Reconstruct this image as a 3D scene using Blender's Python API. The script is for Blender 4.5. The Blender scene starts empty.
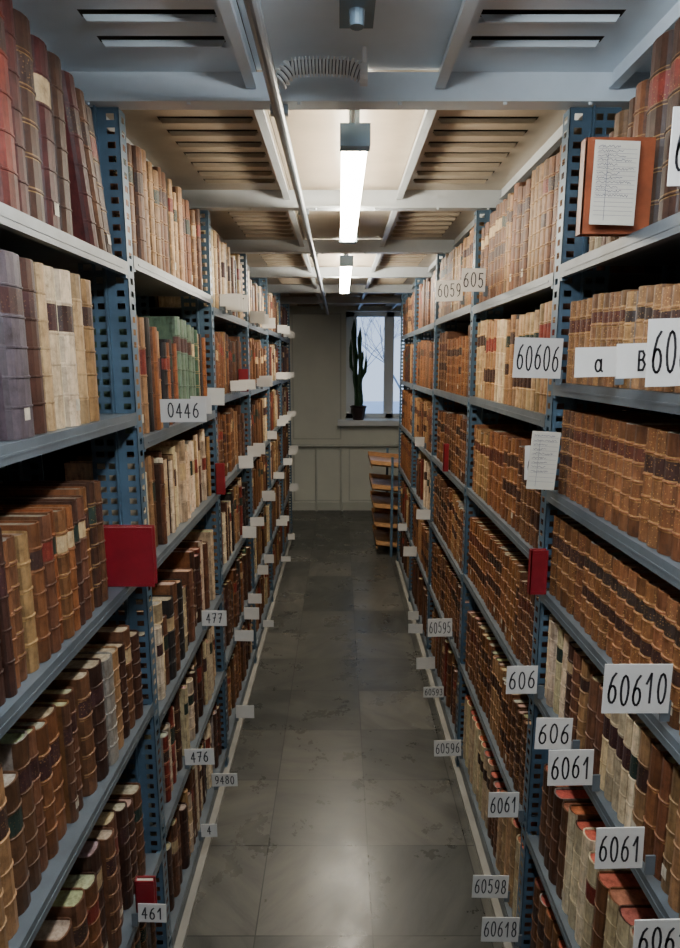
import bpy, math, random
from mathutils import Vector, Euler
R = random.Random(11)
SC = bpy.context.scene.collection

# ------------------------------------------------------------ materials
def newmat(name):
    m = bpy.data.materials.new(name); m.use_nodes = True
    nt = m.node_tree
    return m, nt, nt.nodes['Principled BSDF']
def ramp(nt, fac, stops):
    r = nt.nodes.new('ShaderNodeValToRGB')
    while len(r.color_ramp.elements) < len(stops): r.color_ramp.elements.new(.5)
    for e, (p, c) in zip(r.color_ramp.elements, stops):
        e.position = p; e.color = (*c, 1) if len(c) == 3 else c
    nt.links.new(fac, r.inputs[0]); return r
def objcoord(nt, scale=(1, 1, 1)):
    tc = nt.nodes.new('ShaderNodeTexCoord'); mp = nt.nodes.new('ShaderNodeMapping')
    mp.inputs['Scale'].default_value = scale
    nt.links.new(tc.outputs['Object'], mp.inputs[0]); return mp.outputs[0]
def noise(nt, vec, scale, detail=4, rough=.6):
    n = nt.nodes.new('ShaderNodeTexNoise'); n.inputs['Scale'].default_value = scale
    n.inputs['Detail'].default_value = detail; n.inputs['Roughness'].default_value = rough
    nt.links.new(vec, n.inputs['Vector']); return n
def mixc(nt, fac, a, b, mode='MIX'):
    n = nt.nodes.new('ShaderNodeMix'); n.data_type = 'RGBA'; n.blend_type = mode
    for s, v in ((0, fac), (6, a), (7, b)):
        if isinstance(v, (int, float)): n.inputs[s].default_value = v
        elif isinstance(v, tuple): n.inputs[s].default_value = (*v, 1)
        else: nt.links.new(v, n.inputs[s])
    return n.outputs[2]
def bump(nt, p, h, strength, dist=.002):
    b = nt.nodes.new('ShaderNodeBump'); b.inputs['Strength'].default_value = strength
    b.inputs['Distance'].default_value = dist
    nt.links.new(h, b.inputs['Height']); nt.links.new(b.outputs[0], p.inputs['Normal'])
def painted(name, col, rough=.45, metal=0., var=.12, scale=6, bmp=.1):
    m, nt, p = newmat(name)
    v = objcoord(nt); n = noise(nt, v, scale, 6)
    lo = tuple(c*(1-var) for c in col); hi = tuple(min(1, c*(1+var)) for c in col)
    r = ramp(nt, n.outputs[0], [(.3, lo), (.7, hi)])
    nt.links.new(r.outputs[0], p.inputs['Base Color'])
    p.inputs['Roughness'].default_value = rough; p.inputs['Metallic'].default_value = metal
    if bmp:
        n2 = noise(nt, v, scale*25, 3); bump(nt, p, n2.outputs[0], bmp)
    return m

M_steel = painted('shelf_steel_paint', (.115, .137, .155), .4, .25, .25, 9)
M_post = painted('post_blue_paint', (.075, .13, .185), .4, .2, .22, 12)
M_ceil_coollit = painted('ceiling_cool_lit', (.70, .79, .86), .3, 0, .10, 4)  # near ceiling: cool lamp light put into the base colour
M_ceil_warmlit = painted('ceiling_warm_lit', (.42, .35, .26), .35, 0, .2, 5)  # same ceiling paint farther off, warm lamp light put into the colour
M_beam = painted('beam_paint', (.46, .50, .53), .35, 0, .12, 5)
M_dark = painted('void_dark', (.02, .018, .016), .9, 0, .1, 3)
M_wall = painted('wall_paint', (.68, .69, .61), .5, 0, .07, 2)
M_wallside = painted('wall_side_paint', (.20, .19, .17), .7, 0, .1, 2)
M_trim = painted('trim_paint', (.52, .53, .47), .4, 0, .08, 4)
M_rail = painted('rail_paint', (.26, .25, .22), .45, 0, .15, 6)
M_white = painted('window_white_paint', (.76, .79, .81), .35, 0, .05, 4)
M_pipe = painted('conduit_paint', (.20, .23, .26), .35, .2, .15, 8)
M_flex = painted('flex_conduit_plastic', (.70, .71, .70), .4, 0, .06, 8)
M_groove = painted('flex_conduit_groove', (.05, .05, .055), .7, 0, .1, 8)
M_house = painted('lamp_housing', (.33, .43, .50), .25, .6, .1, 8)
M_card = painted('label_card', (.62, .61, .58), .6, 0, .06, 20)
M_paper = painted('list_paper', (.54, .51, .43), .7, 0, .06, 20)
M_ink = painted('ink', (.02, .02, .025), .5, 0, .05, 20)
M_inkl = painted('pen_ink', (.10, .10, .16), .5, 0, .05, 20)
M_redc = painted('red_cover', (.18, .008, .014), .35, 0, .2, 20)
M_orc = painted('rust_cover', (.22, .055, .020), .45, 0, .3, 25)
M_wood = painted('tray_wood', (.50, .26, .11), .45, 0, .3, 14)
M_cactus = painted('cactus_green', (.02, .07, .025), .5, 0, .4, 25)
M_pot = painted('pot_dark', (.045, .03, .03), .4, 0, .3, 10)
M_soil = painted('soil', (.03, .02, .012), .9, 0, .3, 40)
M_bark = painted('tree_bark', (.20, .25, .33), .9, 0, .2, 3)
M_snow = painted('snow', (.6, .68, .8), .9, 0, .05, 1)

def emis(name, col, s):
    m = bpy.data.materials.new(name); m.use_nodes = True; nt = m.node_tree
    p = nt.nodes['Principled BSDF']
    p.inputs['Base Color'].default_value = (.8, .8, .8, 1)
    p.inputs['Emission Color'].default_value = (*col, 1); p.inputs['Emission Strength'].default_value = s
    return m
M_tubew = emis('lamp_diffuser_warm', (1, .90, .73), 58)
M_tubef = emis('lamp_diffuser_warm_new', (1, .92, .77), 95)
M_tubec = emis('lamp_diffuser_cool', (.90, .955, 1), 88)

M_glass = bpy.data.materials.new('window_glass'); M_glass.use_nodes = True
nt = M_glass.node_tree; nt.nodes.clear()
o = nt.nodes.new('ShaderNodeOutputMaterial'); mx = nt.nodes.new('ShaderNodeMixShader')
t = nt.nodes.new('ShaderNodeBsdfTransparent'); g = nt.nodes.new('ShaderNodeBsdfGlossy')
g.inputs['Roughness'].default_value = .05; mx.inputs[0].default_value = .08
nt.links.new(t.outputs[0], mx.inputs[1]); nt.links.new(g.outputs[0], mx.inputs[2]); nt.links.new(mx.outputs[0], o.inputs[0])

# books
M_book, nt, p = newmat('book_leather_cloth')
at = nt.nodes.new('ShaderNodeAttribute'); at.attribute_name = 'Col'
v = objcoord(nt)
n1 = noise(nt, v, 45, 8, .75)
r1 = ramp(nt, n1.outputs[0], [(.30, (.42, .38, .34)), (.50, (.95, .95, .95)), (.66, (1.22, 1.2, 1.13)), (.78, (1.8, 1.65, 1.4))])
c1 = mixc(nt, 1., at.outputs['Color'], r1.outputs[0], 'MULTIPLY')
vs = objcoord(nt, (60, 60, 9)); n3 = noise(nt, vs, 2.2, 5, .65)
r3 = ramp(nt, n3.outputs[0], [(.3, (.66, .62, .58)), (.55, (1, 1, 1)), (.8, (1.2, 1.15, 1.08))])
c2 = mixc(nt, 1., c1, r3.outputs[0], 'MULTIPLY')
vo = nt.nodes.new('ShaderNodeTexVoronoi'); vo.inputs['Scale'].default_value = 215
nt.links.new(v, vo.inputs['Vector'])
rg = ramp(nt, vo.outputs['Distance'], [(.16, (.75, .75, .75)), (.27, (0, 0, 0))])
inv = nt.nodes.new('ShaderNodeMath'); inv.operation = 'SUBTRACT'; inv.inputs[0].default_value = 1
nt.links.new(at.outputs['Alpha'], inv.inputs[1])
mg = nt.nodes.new('ShaderNodeMath'); mg.operation = 'MULTIPLY'
nt.links.new(inv.outputs[0], mg.inputs[0]); nt.links.new(rg.outputs[0], mg.inputs[1])
c3 = mixc(nt, mg.outputs[0], c2, (.48, .28, .10))
nt.links.new(c3, p.inputs['Base Color'])
p.inputs['Roughness'].default_value = .5
p.inputs['Specular IOR Level'].default_value = .32
n2 = noise(nt, v, 420, 3); bump(nt, p, n2.outputs[0], .3, .001)

# floor
M_floor, nt, p = newmat('floor_stone_tiles')
tc = nt.nodes.new('ShaderNodeTexCoord'); mp = nt.nodes.new('ShaderNodeMapping')
mp.inputs['Location'].default_value = (.239, -.164, 0)
nt.links.new(tc.outputs['Object'], mp.inputs[0])
br = nt.nodes.new('ShaderNodeTexBrick'); br.offset = 0; br.squash = 1
br.inputs['Scale'].default_value = 1; br.inputs['Brick Width'].default_value = .333
br.inputs['Row Height'].default_value = .333; br.inputs['Mortar Size'].default_value = .0020
br.inputs['Mortar Smooth'].default_value = .2
br.inputs['Color1'].default_value = (.042, .044, .040, 1); br.inputs['Color2'].default_value = (.098, .094, .080, 1)
br.inputs['Mortar'].default_value = (.018, .018, .016, 1)
nt.links.new(mp.outputs[0], br.inputs['Vector'])
sc = nt.nodes.new('ShaderNodeVectorMath'); sc.operation = 'SCALE'; sc.inputs['Scale'].default_value = 3.003
nt.links.new(mp.outputs[0], sc.inputs[0])
fl = nt.nodes.new('ShaderNodeVectorMath'); fl.operation = 'FLOOR'; nt.links.new(sc.outputs[0], fl.inputs[0])
wn = nt.nodes.new('ShaderNodeTexWhiteNoise'); wn.noise_dimensions = '2D'; nt.links.new(fl.outputs[0], wn.inputs['Vector'])
ro = nt.nodes.new('ShaderNodeVectorRotate'); ro.rotation_type = 'Z_AXIS'
an = nt.nodes.new('ShaderNodeMath'); an.operation = 'MULTIPLY'; an.inputs[1].default_value = 6.0
nt.links.new(wn.outputs['Value'], an.inputs[0]); nt.links.new(an.outputs[0], ro.inputs['Angle'])
nt.links.new(mp.outputs[0], ro.inputs['Vector'])
m2 = nt.nodes.new('ShaderNodeMapping'); m2.inputs['Scale'].default_value = (2.5, 10, 1)
nt.links.new(ro.outputs[0], m2.inputs[0])
ns = noise(nt, m2.outputs[0], 1.6, 8, .65); ns.inputs['Distortion'].default_value = .5
rs = ramp(nt, ns.outputs[0], [(.3, (.62, .62, .62)), (.5, (1, 1, 1)), (.7, (1.3, 1.28, 1.22))])
cf = mixc(nt, 1., br.outputs['Color'], rs.outputs[0], 'MULTIPLY')
nt.links.new(cf, p.inputs['Base Color'])
nr = noise(nt, mp.outputs[0], 5, 6, .7)
rr = ramp(nt, nr.outputs[0], [(.3, (.22,)*3), (.7, (.40,)*3)])
nt.links.new(rr.outputs[0], p.inputs['Roughness'])
bump(nt, p, br.outputs['Fac'], -.25, .001)

# ------------------------------------------------------------ mesh builder
class MB:
    def __init__(s): s.v = []; s.f = []; s.m = []; s.c = []; s.mats = []
    def mi(s, mat):
        if mat not in s.mats: s.mats.append(mat)
        return s.mats.index(mat)
    def face(s, pts, mat, col=None):
        b = len(s.v); s.v.extend(pts); s.f.append(tuple(range(b, b+len(pts)))); s.m.append(s.mi(mat)); s.c.append(col)
    def box(s, x0, x1, y0, y1, z0, z1, mat, bev=0):
        if x0 > x1: x0, x1 = x1, x0
        b = len(s.v); k = s.mi(mat)
        s.v.extend([(x0, y0, z0), (x1, y0, z0), (x1, y1, z0), (x0, y1, z0), (x0, y0, z1), (x1, y0, z1), (x1, y1, z1), (x0, y1, z1)])
        for q in ((0, 3, 2, 1), (4, 5, 6, 7), (0, 1, 5, 4), (1, 2, 6, 5), (2, 3, 7, 6), (3, 0, 4, 7)):
            s.f.append(tuple(b+i for i in q)); s.m.append(k); s.c.append(None)
    def tube(s, path, rad, mat, n=10, cap=True, mats=None):
        k = s.mi(mat); path = [Vector(p) for p in path]; rings = []
        up = Vector((0, 0, 1))
        for i, p_ in enumerate(path):
            d = (path[min(i+1, len(path)-1)]-path[max(i-1, 0)]).normalized()
            a = d.cross(up)
            if a.length < .01: a = Vector((1, 0, 0))
            a.normalize(); b2 = a.cross(d)
            r = rad[i] if isinstance(rad, (list, tuple)) else rad
            b = len(s.v)
            s.v.extend([tuple(p_+a*math.cos(6.2832*j/n)*r+b2*math.sin(6.2832*j/n)*r) for j in range(n)])
            rings.append(b)
        for i, (a, b) in enumerate(zip(rings, rings[1:])):
            kk = s.mi(mats[i]) if mats else k
            for j in range(n):
                s.f.append((a+j, a+(j+1) % n, b+(j+1) % n, b+j)); s.m.append(kk); s.c.append(None)
        if cap:
            for r_ in (rings[0], rings[-1]):
                s.f.append(tuple(r_+j for j in range(n))); s.m.append(k); s.c.append(None)
    def obj(s, name, smooth=False, loc=None, rot=None):
        me = bpy.data.meshes.new(name); me.from_pydata(s.v, [], s.f)
        for m in s.mats: me.materials.append(m)
        me.polygons.foreach_set('material_index', s.m)
        if any(c is not None for c in s.c):
            ca = me.color_attributes.new('Col', 'FLOAT_COLOR', 'CORNER'); arr = []
            for f, c in zip(s.f, s.c): arr.extend((c or (1, 1, 1, 1))*len(f))
            ca.data.foreach_set('color', arr)
        if smooth: me.polygons.foreach_set('use_smooth', [True]*len(s.f))
        me.update()
        ob = bpy.data.objects.new(name, me); SC.objects.link(ob)
        if loc: ob.location = loc
        if rot: ob.rotation_euler = rot
        return ob

# ------------------------------------------------------------ layout constants (metres, aisle runs along +Y)
FACE = {-1: -.445, 1: .465}
POSTS = [-.38, .49, 1.36, 2.22, 3.08, 3.94, 4.80, 5.66]
DEPTH = .32
PTOP = 2.105
SH = {}
SH[-1, 0] = [.10, .42, .80, 1.14, 1.49, 1.805]
SH[-1, 1] = [.10, .40, .80, 1.14, 1.49, 1.805]
SH[-1, 2] = [.10, .43, .74, 1.13, 1.43, 1.825]
SH[-1, 3] = [.10, .44, .80, 1.14, 1.47, 1.79]
SH[-1, 4] = [.10, .45, .80, 1.12, 1.46, 1.79]
SH[-1, 5] = [.10, .44, .81, 1.14, 1.47, 1.80]
SH[-1, 6] = [.10, .45, .80, 1.13, 1.46, 1.79]
SH[1, 0] = [.10, .45, .83, 1.085, 1.32, 1.555, 1.80]
SH[1, 1] = [.10, .45, .83, 1.085, 1.32, 1.555, 1.80]
SH[1, 2] = [.10, .46, .82, 1.15, 1.48, 1.79]
SH[1, 3] = [.10, .46, .80, 1.14, 1.47, 1.80]
SH[1, 4] = [.10, .45, .80, 1.13, 1.46, 1.79]
SH[1, 5] = [.10, .45, .80, 1.13, 1.46, 1.79]

def perf(mb, x0, y0, dx, dy, z0, z1, cols, mat, pitch=.0265, hh=.0125):
    W = math.hypot(dx, dy); ux, uy = dx/W, dy/W
    def q(a, b, za, zb):
        mb.face([(x0+ux*a, y0+uy*a, za), (x0+ux*b, y0+uy*b, za), (x0+ux*b, y0+uy*b, zb), (x0+ux*a, y0+uy*a, zb)], mat)
    z = z0
    while z < z1-pitch:
        q(0, W, z, z+pitch-hh)
        e = 0
        for a, b in cols:
            q(e, a, z+pitch-hh, z+pitch); e = b
        q(e, W, z+pitch-hh, z+pitch)
        z += pitch
    q(0, W, z, z1)

PW = .104
def post(mb, s, y):
    f = FACE[s]; sg = s
    for k, xf in enumerate((f, f+sg*(DEPTH-PW))):
        perf(mb, xf, y, sg*PW, 0, 0, PTOP, [(.010, .026), (.054, .068), (.076, .094)], M_post)
        mb.box(xf, xf+sg*.002, y, y+.004, 0, PTOP, M_post)
        mb.box(xf+sg*.044, xf+sg*.048, y-.010, y, 0, PTOP, M_post)
    perf(mb, f, y+.004, 0, .034, 0, PTOP, [(.009, .025)], M_post)
    mb.box(f, f+sg*.09, y-.006, y+.04, 0, .02, M_post)

def shelf_unit(s, b):
    mb = MB(); f = FACE[s]; sg = s
    y0, y1 = POSTS[b]+.040, POSTS[b+1]-.002
    post(mb, s, POSTS[b+1])
    for z in SH[s, b]:
        mb.box(f+sg*.001, f+sg*DEPTH, y0, y1-.010, z-.003, z, M_steel)
        mb.box(f-sg*.001, f+sg*.001, y0, y1, z-.026, z+.0015, M_steel)
        mb.box(f+sg*.001, f+sg*.012, y0, y1, z-.026, z-.024, M_steel)
        mb.box(f-sg*.002, f-sg*.001, y0+.03, y1-.03, z-.016, z-.012, M_steel)
        for yy in (y0, y1-.012):
            mb.box(f, f+sg*.012, yy, yy+.012, z-.032, z-.004, M_post)
    mb.box(f+sg*.01, f+sg*.014, y0, y1, 0.0, .074, M_steel)
    mb.box(f-sg*.012, f+sg*.014, POSTS[b]+.02, y1+.02, 0.0, .018, M_rail)
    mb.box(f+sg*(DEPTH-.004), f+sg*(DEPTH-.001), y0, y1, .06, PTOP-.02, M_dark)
    if b == 0: post(mb, s, POSTS[0])
    mb.obj('metal_bookshelf')

# ------------------------------------------------------------ books
DB = (.058, .025, .016); BR = (.165, .066, .027); MBR = (.118, .051, .026); TAN = (.28, .155, .07); LT = (.42, .275, .145)
CR = (.54, .42, .265); CR2 = (.64, .525, .36); RED = (.16, .025, .016); MAR = (.072, .018, .017); ORG = (.23, .078, .028)
GRN = (.030, .070, .046); LGR = (.095, .15, .105); BLK = (.022, .018, .018); PUR = (.085, .065, .08); GRY = (.24, .22, .19)
PAGE = (.44, .36, .25); PAGER = (.50, .14, .08); PAGEG = (.25, .21, .155)
LABD = [(.09, .028, .018), (.045, .02, .016), (.06, .028, .018), (.035, .022, .018)]
LABC = [(.18, .028, .02), (.05, .02, .02), (.045, .022, .018), (.02, .035, .028), (.46, .33, .18)]

def jit(c, a=.18):
    k = 1+R.uniform(-a, a)
    return tuple(max(.004, x*k*(1+R.uniform(-.06, .06))) for x in c)

def book(mb, s, xs, y, z, th, h, D, col, bands, label, gilt, page, lean, hi=True, board=None, labcol=None):
    """one bound volume; spine towards the aisle, raised bands, boards and page block."""
    k = mb.mi(M_book); n = 6 if hi else 4
    rb = min(.013, th*.32)
    plan = [(D, 0.0)]
    for i in range(n+1):
        a = math.pi*i/n
        plan.append((rb*(1-math.sin(a)), th*(.5-.5*math.cos(a))))
    plan.append((D, th)); N = len(plan)
    spine_idx = set(range(1, n+1))
    rings = [(0, 0, 0)]
    bg_ = .0016 if sum(col) < .8 else .0009
    if bands:
        seg = h/(bands+1.15)
        hb = .0020
        for i in range(bands):
            zc = seg*(i+1.08)
            if hi:
                rings += [(zc-.0038, 0, 3), (zc-hb, 0, 2), (zc-hb*.6, bg_, 2), (zc+hb*.6, bg_, 2), (zc+hb, 0, 3), (zc+.0038, 0, 10+i)]
            else:
                rings += [(zc-hb, 0, 2), (zc+hb, 0, 10+i)]
    rings.append((h, 0, 0))
    tl = math.tan(lean)
    def P(u, vv, zz):
        return (xs+s*u, y+vv+tl*zz, z+zz)
    base = len(mb.v)
    for zz, bg, kd in rings:
        for j, (u, vv) in enumerate(plan):
            if bg and 1 <= j <= n+1: u -= bg*(1 if 1 < j < n+1 else .3)
            mb.v.append(P(u, vv, zz))
    bc = (*(board or col), 1); sc_ = (*col, 0. if gilt > 1 else 1.)
    lc = labcol or R.choice(LABC)
    gold = tuple(.5*a_+.5*b_ for a_, b_ in zip((.46, .28, .10), col))
    bandc = (*tuple(c*(1.2 if gilt else .82) for c in col), 1)
    wear = R.random() < .25
    labp = 10+bands-2 if bands >= 3 else -1
    for r in range(len(rings)-1):
        kd = rings[r][2]
        for j in range(N-1):
            a = base+r*N+j
            mb.f.append((a, a+1, a+1+N, a+N)); mb.m.append(k)
            if j in spine_idx:
                if kd == 2: c = bandc
                elif kd == 3: c = (*gold, 1) if gilt else sc_
                elif kd == labp and label: c = (*lc, .35 if gilt else .75)
                elif kd == labp-2 and label == 2: c = (*LABD[1], .5)
                elif wear and (r == 0 or r == len(rings)-2): c = (*tuple(q*.6 for q in col), 1)
                elif j in (1, n): c = (*tuple(q*.66 for q in sc_[:3]), sc_[3])
                else: c = sc_
            else: c = bc
            mb.c.append(c)
    top = base+(len(rings)-1)*N
    ins = []
    ct = .0028 if th > .014 else .0015
    for j, (u, vv) in enumerate(plan):
        vv2 = min(max(vv, ct), th-ct); u2 = u+ct*1.2 if 1 <= j <= n+1 else u
        ins.append((u2, vv2))
    b1 = len(mb.v)
    for u, vv in ins: mb.v.append(P(u, vv, h))
    b2 = len(mb.v)
    for u, vv in ins: mb.v.append(P(u, vv, h-.0035))
    for j in range(N-1):
        mb.f.append((top+j, top+j+1, b1+j+1, b1+j)); mb.m.append(k); mb.c.append(bc)
        mb.f.append((b1+j, b1+j+1, b2+j+1, b2+j)); mb.m.append(k); mb.c.append(bc)
    mb.f.append(tuple(b2+j for j in range(N))); mb.m.append(k); mb.c.append((*page, 1))
    mb.f.append((base, base+N-1, top+N-1, top)); mb.m.append(k); mb.c.append((*page, 1))
    if hi and R.random() < .10:
        zz = h*.10; w = min(th*.5, .016); c0 = (th-w)/2; u = -.0004
        b = len(mb.v)
        for aa, zq in ((c0, zz), (c0+w, zz), (c0+w, zz+.020), (c0, zz+.020)): mb.v.append(P(u, aa, zq))
        mb.f.append((b, b+1, b+2, b+3)); mb.m.append(k); mb.c.append((.55, .50, .40, 1))

RB = (.19, .076, .031)
STY = {
 'bigdark': dict(th=(.030, .055), h=(.26, .30), pal=[(DB, 4), (MBR, 3), (MAR, 2), (BR, 1)], b=5, lab=.6, g=.35, page=PAGEG, run=2),
 'creammix': dict(th=(.022, .048), h=(.24, .30), pal=[(CR, 4), (CR2, 2), (MBR, 2), (TAN, 2), (LT, 2), (PUR, .5)], b=4, lab=.6, g=.2, page=PAGE, run=1),
 'slimbrown': dict(th=(.018, .034), h=(.21, .255), pal=[(BR, 4), (ORG, 1), (MBR, 3), (DB, 2), (TAN, 1)], b=5, lab=.6, g=.3, page=PAGEG, run=2),
 'brown': dict(th=(.022, .046), h=(.21, .27), pal=[(MBR, 4), (BR, 3), (DB, 2), (TAN, 1.5), (CR, .5), (RED, .3)], b=5, lab=.7, g=.4, page=PAGE, run=2),
 'darkgreen': dict(th=(.024, .05), h=(.22, .27), pal=[(DB, 3), (GRN, .8), (MBR, 3), (BLK, 1.2), (TAN, 1), (BR, 1.6)], b=5, lab=.6, g=.4, page=PAGE, run=1),
 'browncream': dict(th=(.024, .04), h=(.235, .27), pal=[(MBR, 3), (LT, 2.4), (CR, 1), (BR, 3), (TAN, 2)], b=5, lab=.8, g=.4, page=PAGE, run=2),
 'green': dict(th=(.026, .042), h=(.24, .29), pal=[(LGR, 1.6), (GRN, 1.2), (BLK, 2), (ORG, 2), (LT, 1.4), (TAN, 1)], b=3, lab=.8, g=.3, page=PAGE, run=1),
 'vellum': dict(th=(.020, .044), h=(.20, .25), pal=[(CR2, 5), (CR, 4), (LT, 1.2), (TAN, .5), (MBR, .6)], b=3, lab=.35, g=0, page=PAGE, run=1),
 'vellummix': dict(th=(.022, .044), h=(.19, .26), pal=[(CR, 3), (CR2, 1.6), (MBR, 2.4), (DB, 1.5), (RED, .7), (TAN, 1.4), (BLK, .8)], b=4, lab=.6, g=.2, page=PAGE, run=1),
 'settan': dict(th=(.022, .028), h=(.155, .172), pal=[(TAN, 2), (BR, 2), ((.22, .11, .048), 3)], b=5, lab=.9, g=2, page=PAGEG, run=8),
 'setbrown': dict(th=(.028, .034), h=(.180, .195), pal=[(BR, 3), (RB, 3), (MBR, 1)], b=5, lab=.95, g=2, page=PAGEG, run=9),
 'gilt': dict(th=(.024, .036), h=(.22, .265), pal=[(BR, 3), (RB, 2), (MBR, 3), (TAN, 1.4)], b=5, lab=.9, g=2, page=PAGE, run=5),
 'lightgilt': dict(th=(.024, .036), h=(.235, .275), pal=[(LT, 4), (CR, 1.6), (TAN, 2.6), (MBR, .9)], b=5, lab=.9, g=.8, page=PAGE, run=4),
 'whitebr': dict(th=(.020, .036), h=(.175, .205), pal=[(CR2, 2), (CR, 2), (MBR, 2), (BR, 2), (TAN, 1)], b=3, lab=.5, g=.1, page=PAGE, run=3),
 'redtop': dict(th=(.034, .050), h=(.215, .255), pal=[(CR, 3.4), (LT, 2.8), (CR2, 1), (BR, 1), (MBR, 1)], b=4, lab=.7, g=.1, page=PAGER, run=4),
 'bindtan': dict(th=(.028, .042), h=(.25, .285), pal=[(LT, 1.2), (TAN, 3.6), (MBR, 2.8), (BR, 1.4)], b=6, lab=.7, g=1, page=PAGE, run=3),
}
def pick(pal):
    t_ = sum(w for _, w in pal); r = R.uniform(0, t_)
    for c, w in pal:
        r -= w
        if r <= 0: return c
    return pal[-1][0]

def row(mb, s, y0, y1, z, gap, style, hi, lead=None, setback=.006):
    st = STY[style]; y = y0; run = 0; f = FACE[s]; lead = list(lead or [])
    tail = []; ye = y1; inlean = False   # far -> near volumes at the post end; optional 4th value = lean
    for L in lead:
        c, th, h = L[:3]; ln = L[3] if len(L) > 3 else 0
        if inlean and not ln: ye -= min(h, gap-.03)*math.tan(inlean)*.92
        inlean = ln
        tail.append((ye-th, c, th, h, -ln)); ye -= th+.0012
    col = None
    while True:
        if run <= 0:
            run = max(1, int(R.gauss(st['run'], st['run']*.4))); col = pick(st['pal'])
            hh = R.uniform(*st['h']); tt = R.uniform(*st['th']); g = st['g'] if st['g'] >= 1 else (1 if R.random() < st['g'] else 0)
            lb = 1 if R.random() < st['lab'] else 0
            if st['run'] > 2 and lb: lb = R.choice((1, 2))
            bd = st['b']+R.choice((0, 0, -1)); lc = R.choice(LABD if g > 1 else LABC); set_ = st['run'] > 2
        run -= 1
        th = tt*R.uniform(.9, 1.1) if set_ else R.uniform(*st['th']); h = hh*R.uniform(.97, 1.02) if set_ else R.uniform(*st['h'])
        h = min(h, gap-.03)
        if y+th > ye: break
        D = min(h*.72, .25)
        xs = f+s*(setback+R.uniform(0, .006 if set_ else .020))
        c = jit(col, .2)
        bo = c if R.random() < .6 else jit(R.choice([MBR, DB, GRY, BR]), .2)
        book(mb, s, xs, y, z+.001, th, h, D, c, bd, lb, g, tuple(q*R.uniform(.7, 1.15) for q in st['page']), 0, hi, bo, lc)
        y += th+R.uniform(.0006, .002)
        if not set_ and R.random() < .03: y += .012
    for (yy, c, th, h, ln) in tail:
        h = min(h, gap-.03)
        book(mb, s, f+s*(setback+R.uniform(0, .01)), yy, z+.001, th, h, min(h*.72, .25), jit(c, .05), 5 if sum(c) < .9 else 4, R.random() < .6, 1 if sum(c) < .3 and R.random() < .4 else 0, st['page'], ln, hi, jit(c, .1))

def bay_books(s, b, styles, ends=None, leads=None, hi=True, setb=None):
    mb = MB(); zs = SH[s, b]
    for i, z in enumerate(zs):
        gap = (zs[i+1]-.026-z) if i+1 < len(zs) else .335
        y0 = POSTS[b]+.046; y1 = POSTS[b+1]-.014
        if ends and ends[i]: y1 = ends[i]
        row(mb, s, y0, y1, z, gap, styles[i], hi, (leads or {}).get(i), (setb or {}).get(i, .007))
    mb.obj('old_bound_books')

for s in (-1, 1):
    for b in range(7 if s < 0 else 6): shelf_unit(s, b)

bay_books(-1, 0, ['brown', 'darkgreen', 'brown', 'slimbrown', 'creammix', 'bigdark'], hi=False)
bay_books(-1, 1, ['brown', 'darkgreen', 'brown', 'slimbrown', 'creammix', 'bigdark'],
          ends=[None, 1.335, 1.325, 1.17, 1.19, 1.335],
          leads={5: [(DB, .05, .255, .26), (MBR, .035, .265, .25), (MAR, .04, .275, .24), (DB, .045, .285), (MAR, .05, .285), (DB, .05, .295), (MAR, .045, .30), (RED, .05, .305), (MBR, .05, .30)],
                 4: [(TAN, .045, .255), (LT, .04, .265), (CR2, .045, .27), (CR, .04, .27), (LT, .03, .28), (DB, .045, .285), (PUR, .07, .29)],
                 3: [(MBR, .03, .235), (DB, .024, .24), (BR, .03, .235), (MBR, .03, .225), (DB, .02, .225), (ORG, .022, .22), (BR, .03, .22), (ORG, .02, .225), (MBR, .03, .225), (BR, .03, .22)],
                 2: [(DB, .04, .20), (MBR, .04, .23), (DB, .03, .21), (TAN, .045, .215), (GRY, .045, .225), (DB, .045, .235), (MBR, .04, .235)]})
bay_books(-1, 2, ['vellummix', 'vellummix', 'vellummix', 'vellum', 'green', 'browncream'],
          ends=[None, None, None, None, 2.17, None],
          leads={4: [(ORG, .04, .25), (BLK, .04, .26), (LT, .035, .26), (GRN, .04, .27), (LGR, .04, .275), (LGR, .04, .28), (LGR, .045, .29), (LGR, .045, .29), (LGR, .05, .295), (ORG, .025, .22), (BLK, .04, .23), (ORG, .03, .22), (BLK, .03, .22)]})
bay_books(-1, 3, ['brown', 'darkgreen', 'vellummix', 'brown', 'slimbrown', 'creammix'])
bay_books(-1, 4, ['brown', 'vellummix', 'brown', 'brown', 'brown', 'vellummix'], hi=False)
bay_books(-1, 5, ['brown', 'brown', 'vellummix', 'brown', 'vellummix', 'brown'], hi=False)
bay_books(-1, 6, ['brown', 'brown', 'brown', 'vellummix', 'brown', 'brown'], hi=False)
bay_books(1, 0, ['brown', 'redtop', 'whitebr', 'setbrown', 'setbrown', 'settan', 'bigdark'], hi=False, setb={6: .034})
bay_books(1, 1, ['redtop', 'redtop', 'whitebr', 'setbrown', 'setbrown', 'settan', 'bigdark'],
          ends=[None, None, None, None, None, None, 1.335], setb={6: .034, 5: .016},
          leads={6: [(CR, .035, .20), (CR2, .03, .20), (MBR, .03, .22), (TAN, .04, .24), (MBR, .03, .25), (BR, .04, .26), (DB, .06, .31), (DB, .06, .31), (DB, .06, .31), (DB, .06, .31)],
                 2: [(CR2, .03, .205), (CR2, .028, .205), (CR, .03, .20), (CR2, .03, .2), (DB, .035, .19), (MBR, .035, .19), (TAN, .03, .19)]})
bay_books(1, 2, ['redtop', 'gilt', 'gilt', 'gilt', 'lightgilt', 'bindtan'])
bay_books(1, 3, ['brown', 'gilt', 'gilt', 'gilt', 'gilt', 'bindtan'])
bay_books(1, 4, ['brown', 'gilt', 'vellummix', 'gilt', 'gilt', 'brown'], hi=False)
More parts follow.
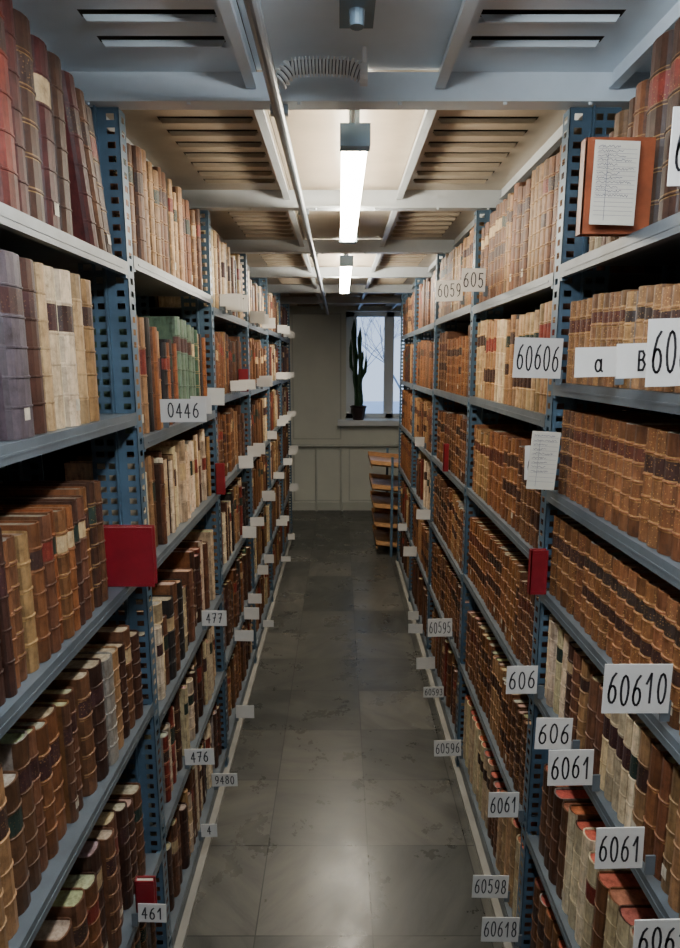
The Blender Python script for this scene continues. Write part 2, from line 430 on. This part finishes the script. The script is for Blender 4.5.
bay_books(1, 5, ['brown', 'brown', 'gilt', 'gilt', 'brown', 'gilt'], hi=False)

# ------------------------------------------------------------ handwritten characters
def ell(cx, cy, rx, ry, a0=0, a1=360, n=14):
    return [(cx+rx*math.cos(math.radians(a0+(a1-a0)*i/n)), cy+ry*math.sin(math.radians(a0+(a1-a0)*i/n))) for i in range(n+1)]
G = {
 '0': [ell(.5, .5, .40, .5, 90, 450)],
 '1': [[(.15, .65), (.6, 1), (.6, 0)]],
 '2': [ell(.5, .72, .36, .28, 160, -30, 8)+[(.1, 0), (.9, 0)]],
 '3': [ell(.45, .75, .33, .25, 150, -90, 8)+ell(.45, .25, .4, .25, 90, -150, 9)],
 '4': [[(.65, 0), (.65, 1), (.08, .35), (.92, .35)]],
 '5': [[(.85, 1), (.25, 1), (.18, .56)]+ell(.46, .32, .38, .32, 110, -150, 10)],
 '6': [[(.78, 1), (.45, .85), (.2, .55), (.12, .3)]+ell(.5, .29, .38, .29, 180, 540, 14)],
 '7': [[(.1, .95), (.9, 1), (.4, 0)], [(.3, .5), (.8, .53)]],
 '8': [ell(.5, .75, .3, .25, -90, 270), ell(.5, .25, .38, .25, 90, 450)],
 '9': [ell(.5, .7, .36, .3, 0, 360)+[(.84, .5), (.7, .15), (.3, 0)]],
 'a': [ell(.42, .33, .36, .33, 30, 390), [(.80, .68), (.78, .08), (.98, 0)]],
 'B': [[(.2, 0), (.2, .9), (.6, .9), (.78, .72), (.6, .5), (.2, .48)], [(.6, .5), (.88, .27), (.65, 0), (.2, 0)]],
}
def stroke(mb, pts, w, y, mat):
    for (x0, z0), (x1, z1) in zip(pts, pts[1:]):
        d = math.hypot(x1-x0, z1-z0)
        if d < 1e-6: continue
        nx, nz = -(z1-z0)/d*w/2, (x1-x0)/d*w/2; ex, ez = (x1-x0)/d*w*.35, (z1-z0)/d*w*.35
        mb.face([(x0-ex-nx, y, z0-ez-nz), (x1+ex-nx, y, z1+ez-nz), (x1+ex+nx, y, z1+ez+nz), (x0-ex+nx, y, z0-ez+nz)], mat)
def label(txt, x, y, z, w, h, yaw=0., roll=None, sw=.0034):
    mb = MB(); t_ = .0008
    mb.box(-w/2, w/2, -t_, t_, -h/2, h/2, M_card)
    if txt:
        n = len(txt); ch = h*.60; cw = min(w*.92/n, ch*.60)
        x0 = -cw*n/2
        for i, c in enumerate(txt):
            sx = cw*.74; ox = x0+cw*i+cw*.13; oz = -ch/2+R.uniform(-.03, .03)*h
            for pl in G[c]:
                stroke(mb, [(ox+px*sx, oz+pz*ch) for px, pz in pl], min(sw, cw*.19), -t_-.0004, M_ink)
    sd = 1 if x > 0 else -1
    cx = sd*(abs(FACE[sd])-abs(x)-.006)
    mb.box(cx-.006, cx+.008, t_, t_+.003, -h/2-.014, -h/2+.018, M_steel)
    return mb.obj('shelf_label_card', loc=(x, y, z), rot=(0, R.uniform(-.035, .035) if roll is None else roll, yaw))
for a in [
 ('60606', .412, 1.31, 1.608, .10, .082), ('60610', .416, .80, 1.150, .094, .074), ('6061', .412, .995, .888, .080, .070),
 ('6061', .412, .80, .896, .070, .068), ('606', .414, 1.09, .893, .070, .066), ('606', .415, 1.305, .888, .070, .068),
 ('60', .430, 1.33, 1.385, .055, .075), ('60610', .424, .776, 1.612, .092, .082), ('60611', .424, .763, 1.842, .092, .084),
 ('a', .424, 1.03, 1.600, .078, .048), ('B', .424, .885, 1.602, .070, .048), ('605', .42, 2.02, 1.853, .075, .07),
 ('6059', .41, 2.40, 1.862, .10, .075), ('60595', .412, 2.39, .528, .10, .078), ('60596', .408, 2.12, .165, .102, .066),
 ('60598', .412, 1.466, .190, .098, .070), ('60618', .410, 1.35, .175, .095, .072), ('6061', .412, 1.385, .505, .076, .070),
 ('60613', .415, .663, .885, .09, .06),
 ('', .42, 3.02, .848, .07, .05), ('', .42, 2.81, .155, .09, .06), ('', .42, 3.22, .15, .08, .055), ('60593', .42, 2.55, .15, .09, .05),
 ('', .42, 3.55, .49, .08, .06), ('', .43, 3.4, .15, .06, .05), ('', .43, 4.1, .49, .06, .05), ('', .43, 3.3, 1.18, .05, .05)]:
    label(*a)
for a in [
 ('0446', -.392, 1.56, 1.480, .115, .058), ('1', -.40, 1.80, 1.478, .06, .05), ('', -.40, 2.02, 1.49, .055, .055),
 ('477', -.405, 1.89, .785, .080, .052), ('476', -.40, 1.60, .490, .084, .050), ('9480', -.405, 1.96, .150, .09, .050),
 ('4', -.41, 1.72, .150, .05, .045), ('461', -.40, 1.137, .442, .06, .045), ('461', -.41, 2.57, 1.832, .085, .065)]:
    label(*a)
for b in (3, 4, 5, 6):
    for z in SH[-1, b]:
        for k in range(R.choice((2, 2, 3)) if z > .2 else 1):
            y = POSTS[b]+.09+R.uniform(0, .7)
            label('', -.41+R.uniform(-.01, .012), y, z+.034, R.uniform(.055, .08), R.uniform(.04, .06))

def cover_book(name, x0, x1, y, z0, z1, th, mat, yaw=0):
    mb = MB(); w = x1-x0; h = z1-z0
    mb.box(-w/2, w/2, -th/2, -th/2+.003, 0, h, mat)
    mb.box(-w/2, w/2, th/2-.003, th/2, 0, h, mat)
    mb.box(-w/2, -w/2+.003, -th/2, th/2, 0, h, mat)
    mb.box(-w/2+.003, w/2-.005, -th/2+.003, th/2-.003, .004, h-.004, M_paper)
    q = .006
    mb.box(-w/2+q, w/2-q, -th/2-.0006, -th/2, q, q+.0012, mat); mb.box(-w/2+q, w/2-q, -th/2-.0006, -th/2, h-q-.0012, h-q, mat)
    ob = mb.obj(name, loc=((x0+x1)/2, y, z0), rot=(0, 0, yaw))
    bv = ob.modifiers.new('bev', 'BEVEL'); bv.width = .0012; bv.segments = 2
    return ob
cover_book('red_book', -.51, -.383, 1.235, 1.1415, 1.268, .022, M_redc)
cover_book('red_book', .424, .462, 1.325, 1.088, 1.19, .018, M_redc)
cover_book('red_book', -.442, -.40, 1.165, .402, .50, .016, M_redc)
cover_book('red_book', -.442, -.41, 2.18, 1.133, 1.245, .016, M_redc)
cover_book('red_book', -.442, -.40, 2.75, 1.472, 1.57, .016, M_redc)
cover_book('red_book', .44, .462, 2.60, 1.142, 1.26, .016, M_redc)
cover_book('rust_book', .385, .494, 1.055, 1.8015, 1.945, .022, M_orc)
def list_sheet(x, y, z, w, h, rows, tilt=0., roll=0.):
    mb = MB(); mb.box(-w/2, w/2, -.0006, .0006, 0, h, M_paper)
    for i in range(rows):
        zz = h*.90-i*h*.84/rows
        mb.face([(-w*.44, -.0010, zz-.0002), (w*.44, -.0010, zz-.0002), (w*.44, -.0010, zz+.0002), (-w*.44, -.0010, zz+.0002)], M_inkl)
        px = -w*.42; pts = []
        end = w*R.uniform(.0, .4)
        while px < end:
            pts.append((px, zz+.0012+R.uniform(0, h*.032))); px += w*.022
        if i < rows*.75: stroke(mb, pts, .0007, -.0013, M_inkl)
    mb.box(-w*.2, -w*.2+.0005, -.0011, -.0006, h*.05, h*.85, M_inkl)
    return mb.obj('handwritten_list_sheet', loc=(x, y, z), rot=(tilt, roll, 0))
list_sheet(.427, 1.028, 1.812, .070, .125, 16, -.05, .03)
list_sheet(.408, 1.236, 1.345, .057, .118, 11, 0, .06)

# ------------------------------------------------------------ room shell
XW0, XW1, Y0, Y1 = -.80, .815, -1.5, 6.64
CZ = 2.168
mb = MB(); mb.box(XW0-.05, XW1+.05, Y0, Y1, -.05, 0, M_floor); mb.obj('floor')
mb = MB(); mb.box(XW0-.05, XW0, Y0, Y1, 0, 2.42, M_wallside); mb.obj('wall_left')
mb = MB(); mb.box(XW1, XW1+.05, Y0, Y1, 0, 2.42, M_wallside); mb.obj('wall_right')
mb = MB(); mb.box(XW0, XW1, Y0-.05, Y0, 0, 2.42, M_wall); mb.obj('wall_back')
WX0, WX1, WZ0, WZ1 = .07, .78, 1.00, 2.12
mb = MB()
mb.box(XW0, WX0, Y1, Y1+.30, 0, 2.42, M_wall); mb.box(WX1, XW1, Y1, Y1+.30, 0, 2.42, M_wall)
mb.box(WX0, WX1, Y1, Y1+.30, 0, WZ0, M_wall); mb.box(WX0, WX1, Y1, Y1+.30, WZ1, 2.42, M_wall)
for (a, b_, c, d) in ((-.50, .02, .10, .68), (-.50, .02, .78, 2.10), (.10, .7, .10, .68)):
    mb.box(a, b_, Y1-.008, Y1, c, c+.015, M_trim); mb.box(a, b_, Y1-.008, Y1, d-.015, d, M_trim)
    mb.box(a, a+.015, Y1-.008, Y1, c, d, M_trim); mb.box(b_-.015, b_, Y1-.008, Y1, c, d, M_trim)
mb.obj('wall_front')
mb = MB(); mb.box(XW0, XW1, Y1-.018, Y1, 0, .085, M_trim); mb.box(XW0, XW1, Y1-.024, Y1, 0, .02, M_trim); mb.obj('baseboard_front')

# ceiling: slotted steel pans
mb = MB()
def slotted(x0, x1, y0, y1, z, sx0, sx1, slots, mat):
    e = y0
    def q(a, b, c, d): mb.face([(a, c, z), (a, d, z), (b, d, z), (b, c, z)], mat)
    for (a, b) in slots:
        q(x0, x1, e, a); q(x0, sx0, a, b); q(sx1, x1, a, b); e = b
        mb.face([(sx0, b, z+.004), (sx1, b, z+.004), (sx1-.008, b-.002, z-.008), (sx0+.008, b-.002, z-.008)], mat)
        mb.face([(sx0+.008, b-.002, z-.008), (sx1-.008, b-.002, z-.008), (sx1, b+.020, z-.0005), (sx0, b+.020, z-.0005)], mat)
    q(x0, x1, e, y1)
BM = [-1.5]+POSTS+[6.64]
for i in range(len(BM)-1):
    ya, yb = BM[i], BM[i+1]; mat = M_ceil_coollit if yb < 1.5 else M_ceil_warmlit  # near pans cool-lit tone, far pans warm-lit tone of one paint
    slots = []
    y = ya+.14
    while y < yb-.10: slots.append((y, y+.022)); y += .084
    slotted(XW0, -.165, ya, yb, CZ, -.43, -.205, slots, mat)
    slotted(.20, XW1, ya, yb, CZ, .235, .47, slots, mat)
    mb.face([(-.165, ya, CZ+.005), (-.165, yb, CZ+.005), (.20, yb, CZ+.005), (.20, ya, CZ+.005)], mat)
mb.box(XW0-.05, XW1+.05, Y0-.05, Y1+.05, 2.40, 2.45, M_dark)
mb.obj('ceiling')
for x in (-.55, -.175, .20, .545):
    for i in range(len(BM)-1):
        mat = M_ceil_coollit if BM[i+1] < 1.5 else M_beam  # near ribs also carry the painted-in cool light
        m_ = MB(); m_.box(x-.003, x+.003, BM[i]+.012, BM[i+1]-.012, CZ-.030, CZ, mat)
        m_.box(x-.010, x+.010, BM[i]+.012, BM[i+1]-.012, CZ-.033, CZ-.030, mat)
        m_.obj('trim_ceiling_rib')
for y in POSTS:
    m_ = MB(); mat = M_ceil_coollit if y < 1.5 else M_beam  # near beams share the cool light painted into the ceiling colour
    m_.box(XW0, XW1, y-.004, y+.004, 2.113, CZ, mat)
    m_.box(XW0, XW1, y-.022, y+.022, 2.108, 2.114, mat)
    for x in (-.5, -.3, -.08, .12, .33, .5):
        m_.tube([(x, y-.015, 2.103), (x, y-.015, 2.108)], .004, mat, 6)
    m_.obj('ceiling_beam')

# ------------------------------------------------------------ lamps
def lamp(y0, y1, mat, x=.034):
    mb = MB(); w = .032; zb = 2.060; zt = 2.102
    mb.box(x-w-.001, x+w+.001, y0, y0+.035, zb-.002, zt+.002, M_house)
    mb.box(x-w-.001, x+w+.001, y1-.035, y1, zb-.002, zt+.002, M_house)
    mb.box(x-w*.5, x+w*.5, y0+.035, y1-.035, zt-.008, zt, M_house)
    pr = [(-w*.5, zt-.004), (-w+.002, zt-.012), (-w+.003, zb+.010), (-w+.012, zb), (w-.012, zb), (w-.003, zb+.010), (w-.002, zt-.012), (w*.5, zt-.004)]
    for (a, za), (b, z2) in zip(pr, pr[1:]):
        mb.face([(x+a, y0+.035, za), (x+b, y0+.035, z2), (x+b, y1-.035, z2), (x+a, y1-.035, za)], mat)
    for yy in (y0+.08, y1-.11):
        mb.box(x-.012, x+.012, yy, yy+.03, zt, CZ+.004, M_house)
        mb.box(x-.022, x+.022, yy-.012, yy+.042, zt, zt+.003, M_house)
    mb.tube([(x-.005, y0+.02, zt+.002), (x-.005, y0-.01, zt+.03), (x-.01, y0-.02, CZ-.005)], .004, M_flex, 8)
    mb.obj('fluorescent_ceiling_lamp')
lamp(1.44, 2.56, M_tubew); lamp(3.12, 4.40, M_tubef); lamp(-.30, .86, M_tubec)
mb = MB(); mb.box(.0, .055, 1.02, 1.13, CZ-.03, CZ+.004, M_house); mb.tube([(.0275, 1.08, CZ-.052), (.0275, 1.08, CZ-.03)], [.011, .014], M_house, 14)
mb.obj('ceiling_junction_box')
mb = MB(); mb.tube([(-.121, Y0+.01, 2.092), (-.121, 3.0, 2.092), (-.121, Y1-.01, 2.092)], .0115, M_pipe, 14)
for y in POSTS: mb.box(-.139, -.103, y-.008, y+.008, 2.090, 2.108, M_pipe)
mb.obj('conduit_pipe')
# corrugated hose: rings of alternating radius with dark grooves
mb = MB(); pth = []; rad = []; mts = []
for i in range(97):
    u = i/96; x = -.112+u*.152
    z = 2.132+.006*math.sin(u*3.1)-.020*max(0, (.14-u)/.14)-.006*max(0, (u-.88)/.12); y = 1.262
    pth.append((x, y, z)); rad.append((.0165, .0165, .0115, .0115)[i % 4]); mts.append((M_flex, M_flex, M_groove, M_flex)[i % 4])
mb.tube(pth, rad, M_flex, 18, mats=mts)
mb.tube([(.038, 1.262, 2.124), (.052, 1.262, 2.124)], .0185, M_flex, 16); mb.box(.042, .050, 1.255, 1.269, 2.13, CZ, M_flex)
mb.obj('flexible_corrugated_conduit')

# ------------------------------------------------------------ window, sill, plant, pipes
mb = MB(); yf = Y1+.10
for (a, b_, c, d) in ((WX0, WX1, WZ0, WZ0+.05), (WX0, WX1, WZ1-.05, WZ1), (WX0, WX0+.09, WZ0, WZ1), (WX1-.05, WX1, WZ0, WZ1), (.50, .58, WZ0, WZ1)):
    mb.box(a, b_, yf, yf+.05, c, d, M_white)
for (a, b_) in ((WX0+.09, WX0+.115), (.475, .50)): mb.box(a, b_, yf-.012, yf, WZ0+.05, WZ1-.05, M_white)
mb.face([(WX0, yf+.03, WZ0), (WX1, yf+.03, WZ0), (WX1, yf+.03, WZ1), (WX0, yf+.03, WZ1)], M_glass)
mb.obj('window_1')
mb = MB(); mb.box(-.02, XW1-.01, Y1-.14, Y1+.10, WZ0-.045, WZ0-.003, M_white); mb.box(-.02, XW1-.01, Y1-.145, Y1-.14, WZ0-.06, WZ0-.003, M_white)
mb.obj('trim_window_sill')
emp = bpy.data.objects.new('potted_cactus', None); SC.objects.link(emp); emp.location = (.20, 6.57, WZ0-.003)
mb = MB(); mb.tube([(0, 0, 0), (0, 0, .10), (0, 0, .12), (0, 0, .145), (0, 0, .145)], [.055, .078, .080, .092, .092], M_pot, 20)
pot = mb.obj('pot'); pot.parent = emp
mb = MB(); mb.tube([(0, 0, .146), (0, 0, .150)], [.08, .078], M_soil, 20); so = mb.obj('soil'); so.parent = emp
mb = MB()
def column(path, r):
    k = mb.mi(M_cactus); n = 10; rings = []
    for i, (x, y, z) in enumerate(path):
        q = i/(len(path)-1); rr_ = r*(1-.9*max(0, q-.88)/.12) * (1+.12*math.sin(i*1.7))
        b = len(mb.v); rings.append(b)
        for j in range(n):
            a = 6.2832*j/n; k2 = rr_*(1 if j % 2 == 0 else .55); mb.v.append((x+math.cos(a)*k2, y+math.sin(a)*k2, z))
    for a, b in zip(rings, rings[1:]):
        for j in range(n):
            mb.f.append((a+j, a+(j+1) % n, b+(j+1) % n, b+j)); mb.m.append(k); mb.c.append(None)
    mb.f.append(tuple(rings[-1]+j for j in range(n))); mb.m.append(k); mb.c.append(None)
def lin(x0, x1, y, z0, z1, n=14): return [(x0+(x1-x0)*i/n+.006*math.sin(i), y, z0+(z1-z0)*i/n) for i in range(n+1)]
column(lin(-.02, -.055, 0, .14, 1.04), .027); column(lin(.02, .01, .02, .14, .96), .025); column(lin(.0, .04, -.02, .14, .72), .022)
column([(-.045, 0, .5), (-.078, 0, .55), (-.085, 0, .62), (-.085, 0, .75), (-.08, 0, .84)], .018)
column([(.02, 0, .42), (.065, 0, .50), (.075, 0, .58), (.075, 0, .68)], .018)
st = mb.obj('stems'); st.parent = emp
mb = MB(); yp = Y1-.055
mb.tube([(-.62, yp, .72), (.76, yp, .72)], .014, M_trim, 12)
mb.tube([(.015, yp, .72), (.015, yp, .11), (.03, yp, .0)], .012, M_trim, 12)
mb.tube([(-.25, yp, .72), (-.25, yp, .0)], .012, M_trim, 12)
for x in (-.4, .25, .6): mb.box(x-.01, x+.01, yp, Y1-.009, .705, .735, M_trim)
mb.obj('heating_pipes')
mb = MB()
def branch(p0, d, L, r, n):
    p1 = p0+d*L
    mb.tube([p0, p0.lerp(p1, .5)+Vector((R.uniform(-.04, .04), 0, R.uniform(-.03, .03)))*L, p1], [r, r*.8, r*.6], M_bark, 6)
    if n:
        for _ in range(3):
            dd = (d+Vector((R.uniform(-.8, .8), R.uniform(-.4, .4), R.uniform(-.2, .6)))).normalized(); branch(p0.lerp(p1, R.uniform(.5, 1)), dd, L*.68, r*.5, n-1)
for bx, by in ((2.0, 19.), (3.2, 21.5), (.2, 24)):
    branch(Vector((bx, by, -1.2)), Vector((.05, 0, 1)).normalized(), 2.4, .07, 6)
mb.obj('bare_tree')
mb = MB(); mb.box(-20, 20, Y1+.6, 45, -1.3, -1.2, M_snow); mb.obj('snowy_ground')

mb = MB()
for i, z in enumerate((.06, .22, .38, .54, .74)):
    x0, x1 = .255+.012*(4-i), .56; ya, yb = 4.98, 5.50; dz = .03
    def sl(xa, xb, ya_, yb_, za, zb_):
        v0 = len(mb.v); k = mb.mi(M_wood)
        mb.v.extend([(xa, ya_, za+dz), (xb, ya_, za), (xb, yb_, za), (xa, yb_, za+dz), (xa, ya_, zb_+dz), (xb, ya_, zb_), (xb, yb_, zb_), (xa, yb_, zb_+dz)])
        for q in ((0, 3, 2, 1), (4, 5, 6, 7), (0, 1, 5, 4), (1, 2, 6, 5), (2, 3, 7, 6), (3, 0, 4, 7)):
            mb.f.append(tuple(v0+i_ for i_ in q)); mb.m.append(k); mb.c.append(None)
    sl(x0, x1, ya, yb, z, z+.012); sl(x0, x1, ya, ya+.012, z, z+.045); sl(x0, x1, yb-.012, yb, z, z+.045); sl(x0, x0+.012, ya, yb, z, z+.030)
for (x, y) in ((.42, 4.96), (.55, 4.96), (.42, 5.5), (.55, 5.5)): mb.box(x, x+.02, y, y+.02, 0, .84, M_post)
mb.obj('wooden_tray_rack')

# ------------------------------------------------------------ world, camera
w = bpy.data.worlds.new('World'); bpy.context.scene.world = w; w.use_nodes = True
nt = w.node_tree; bg = nt.nodes['Background']
tc = nt.nodes.new('ShaderNodeTexCoord'); sx = nt.nodes.new('ShaderNodeSeparateXYZ'); nt.links.new(tc.outputs['Generated'], sx.inputs[0])
r = ramp(nt, sx.outputs['Z'], [(0., (.42, .54, .74)), (.5, (.33, .48, .76))]); nt.links.new(r.outputs[0], bg.inputs['Color'])
bg.inputs['Strength'].default_value = 2.2

cam = bpy.data.cameras.new('Camera'); co = bpy.data.objects.new('Camera', cam); SC.objects.link(co)
co.location = (0.0, 0.0, 1.6); co.rotation_euler = (math.radians(90-10.24), 0, math.radians(-.05))
cam.sensor_fit = 'VERTICAL'; cam.sensor_height = 36; cam.lens = 620/948*36; cam.clip_start = .02
bpy.context.scene.camera = co
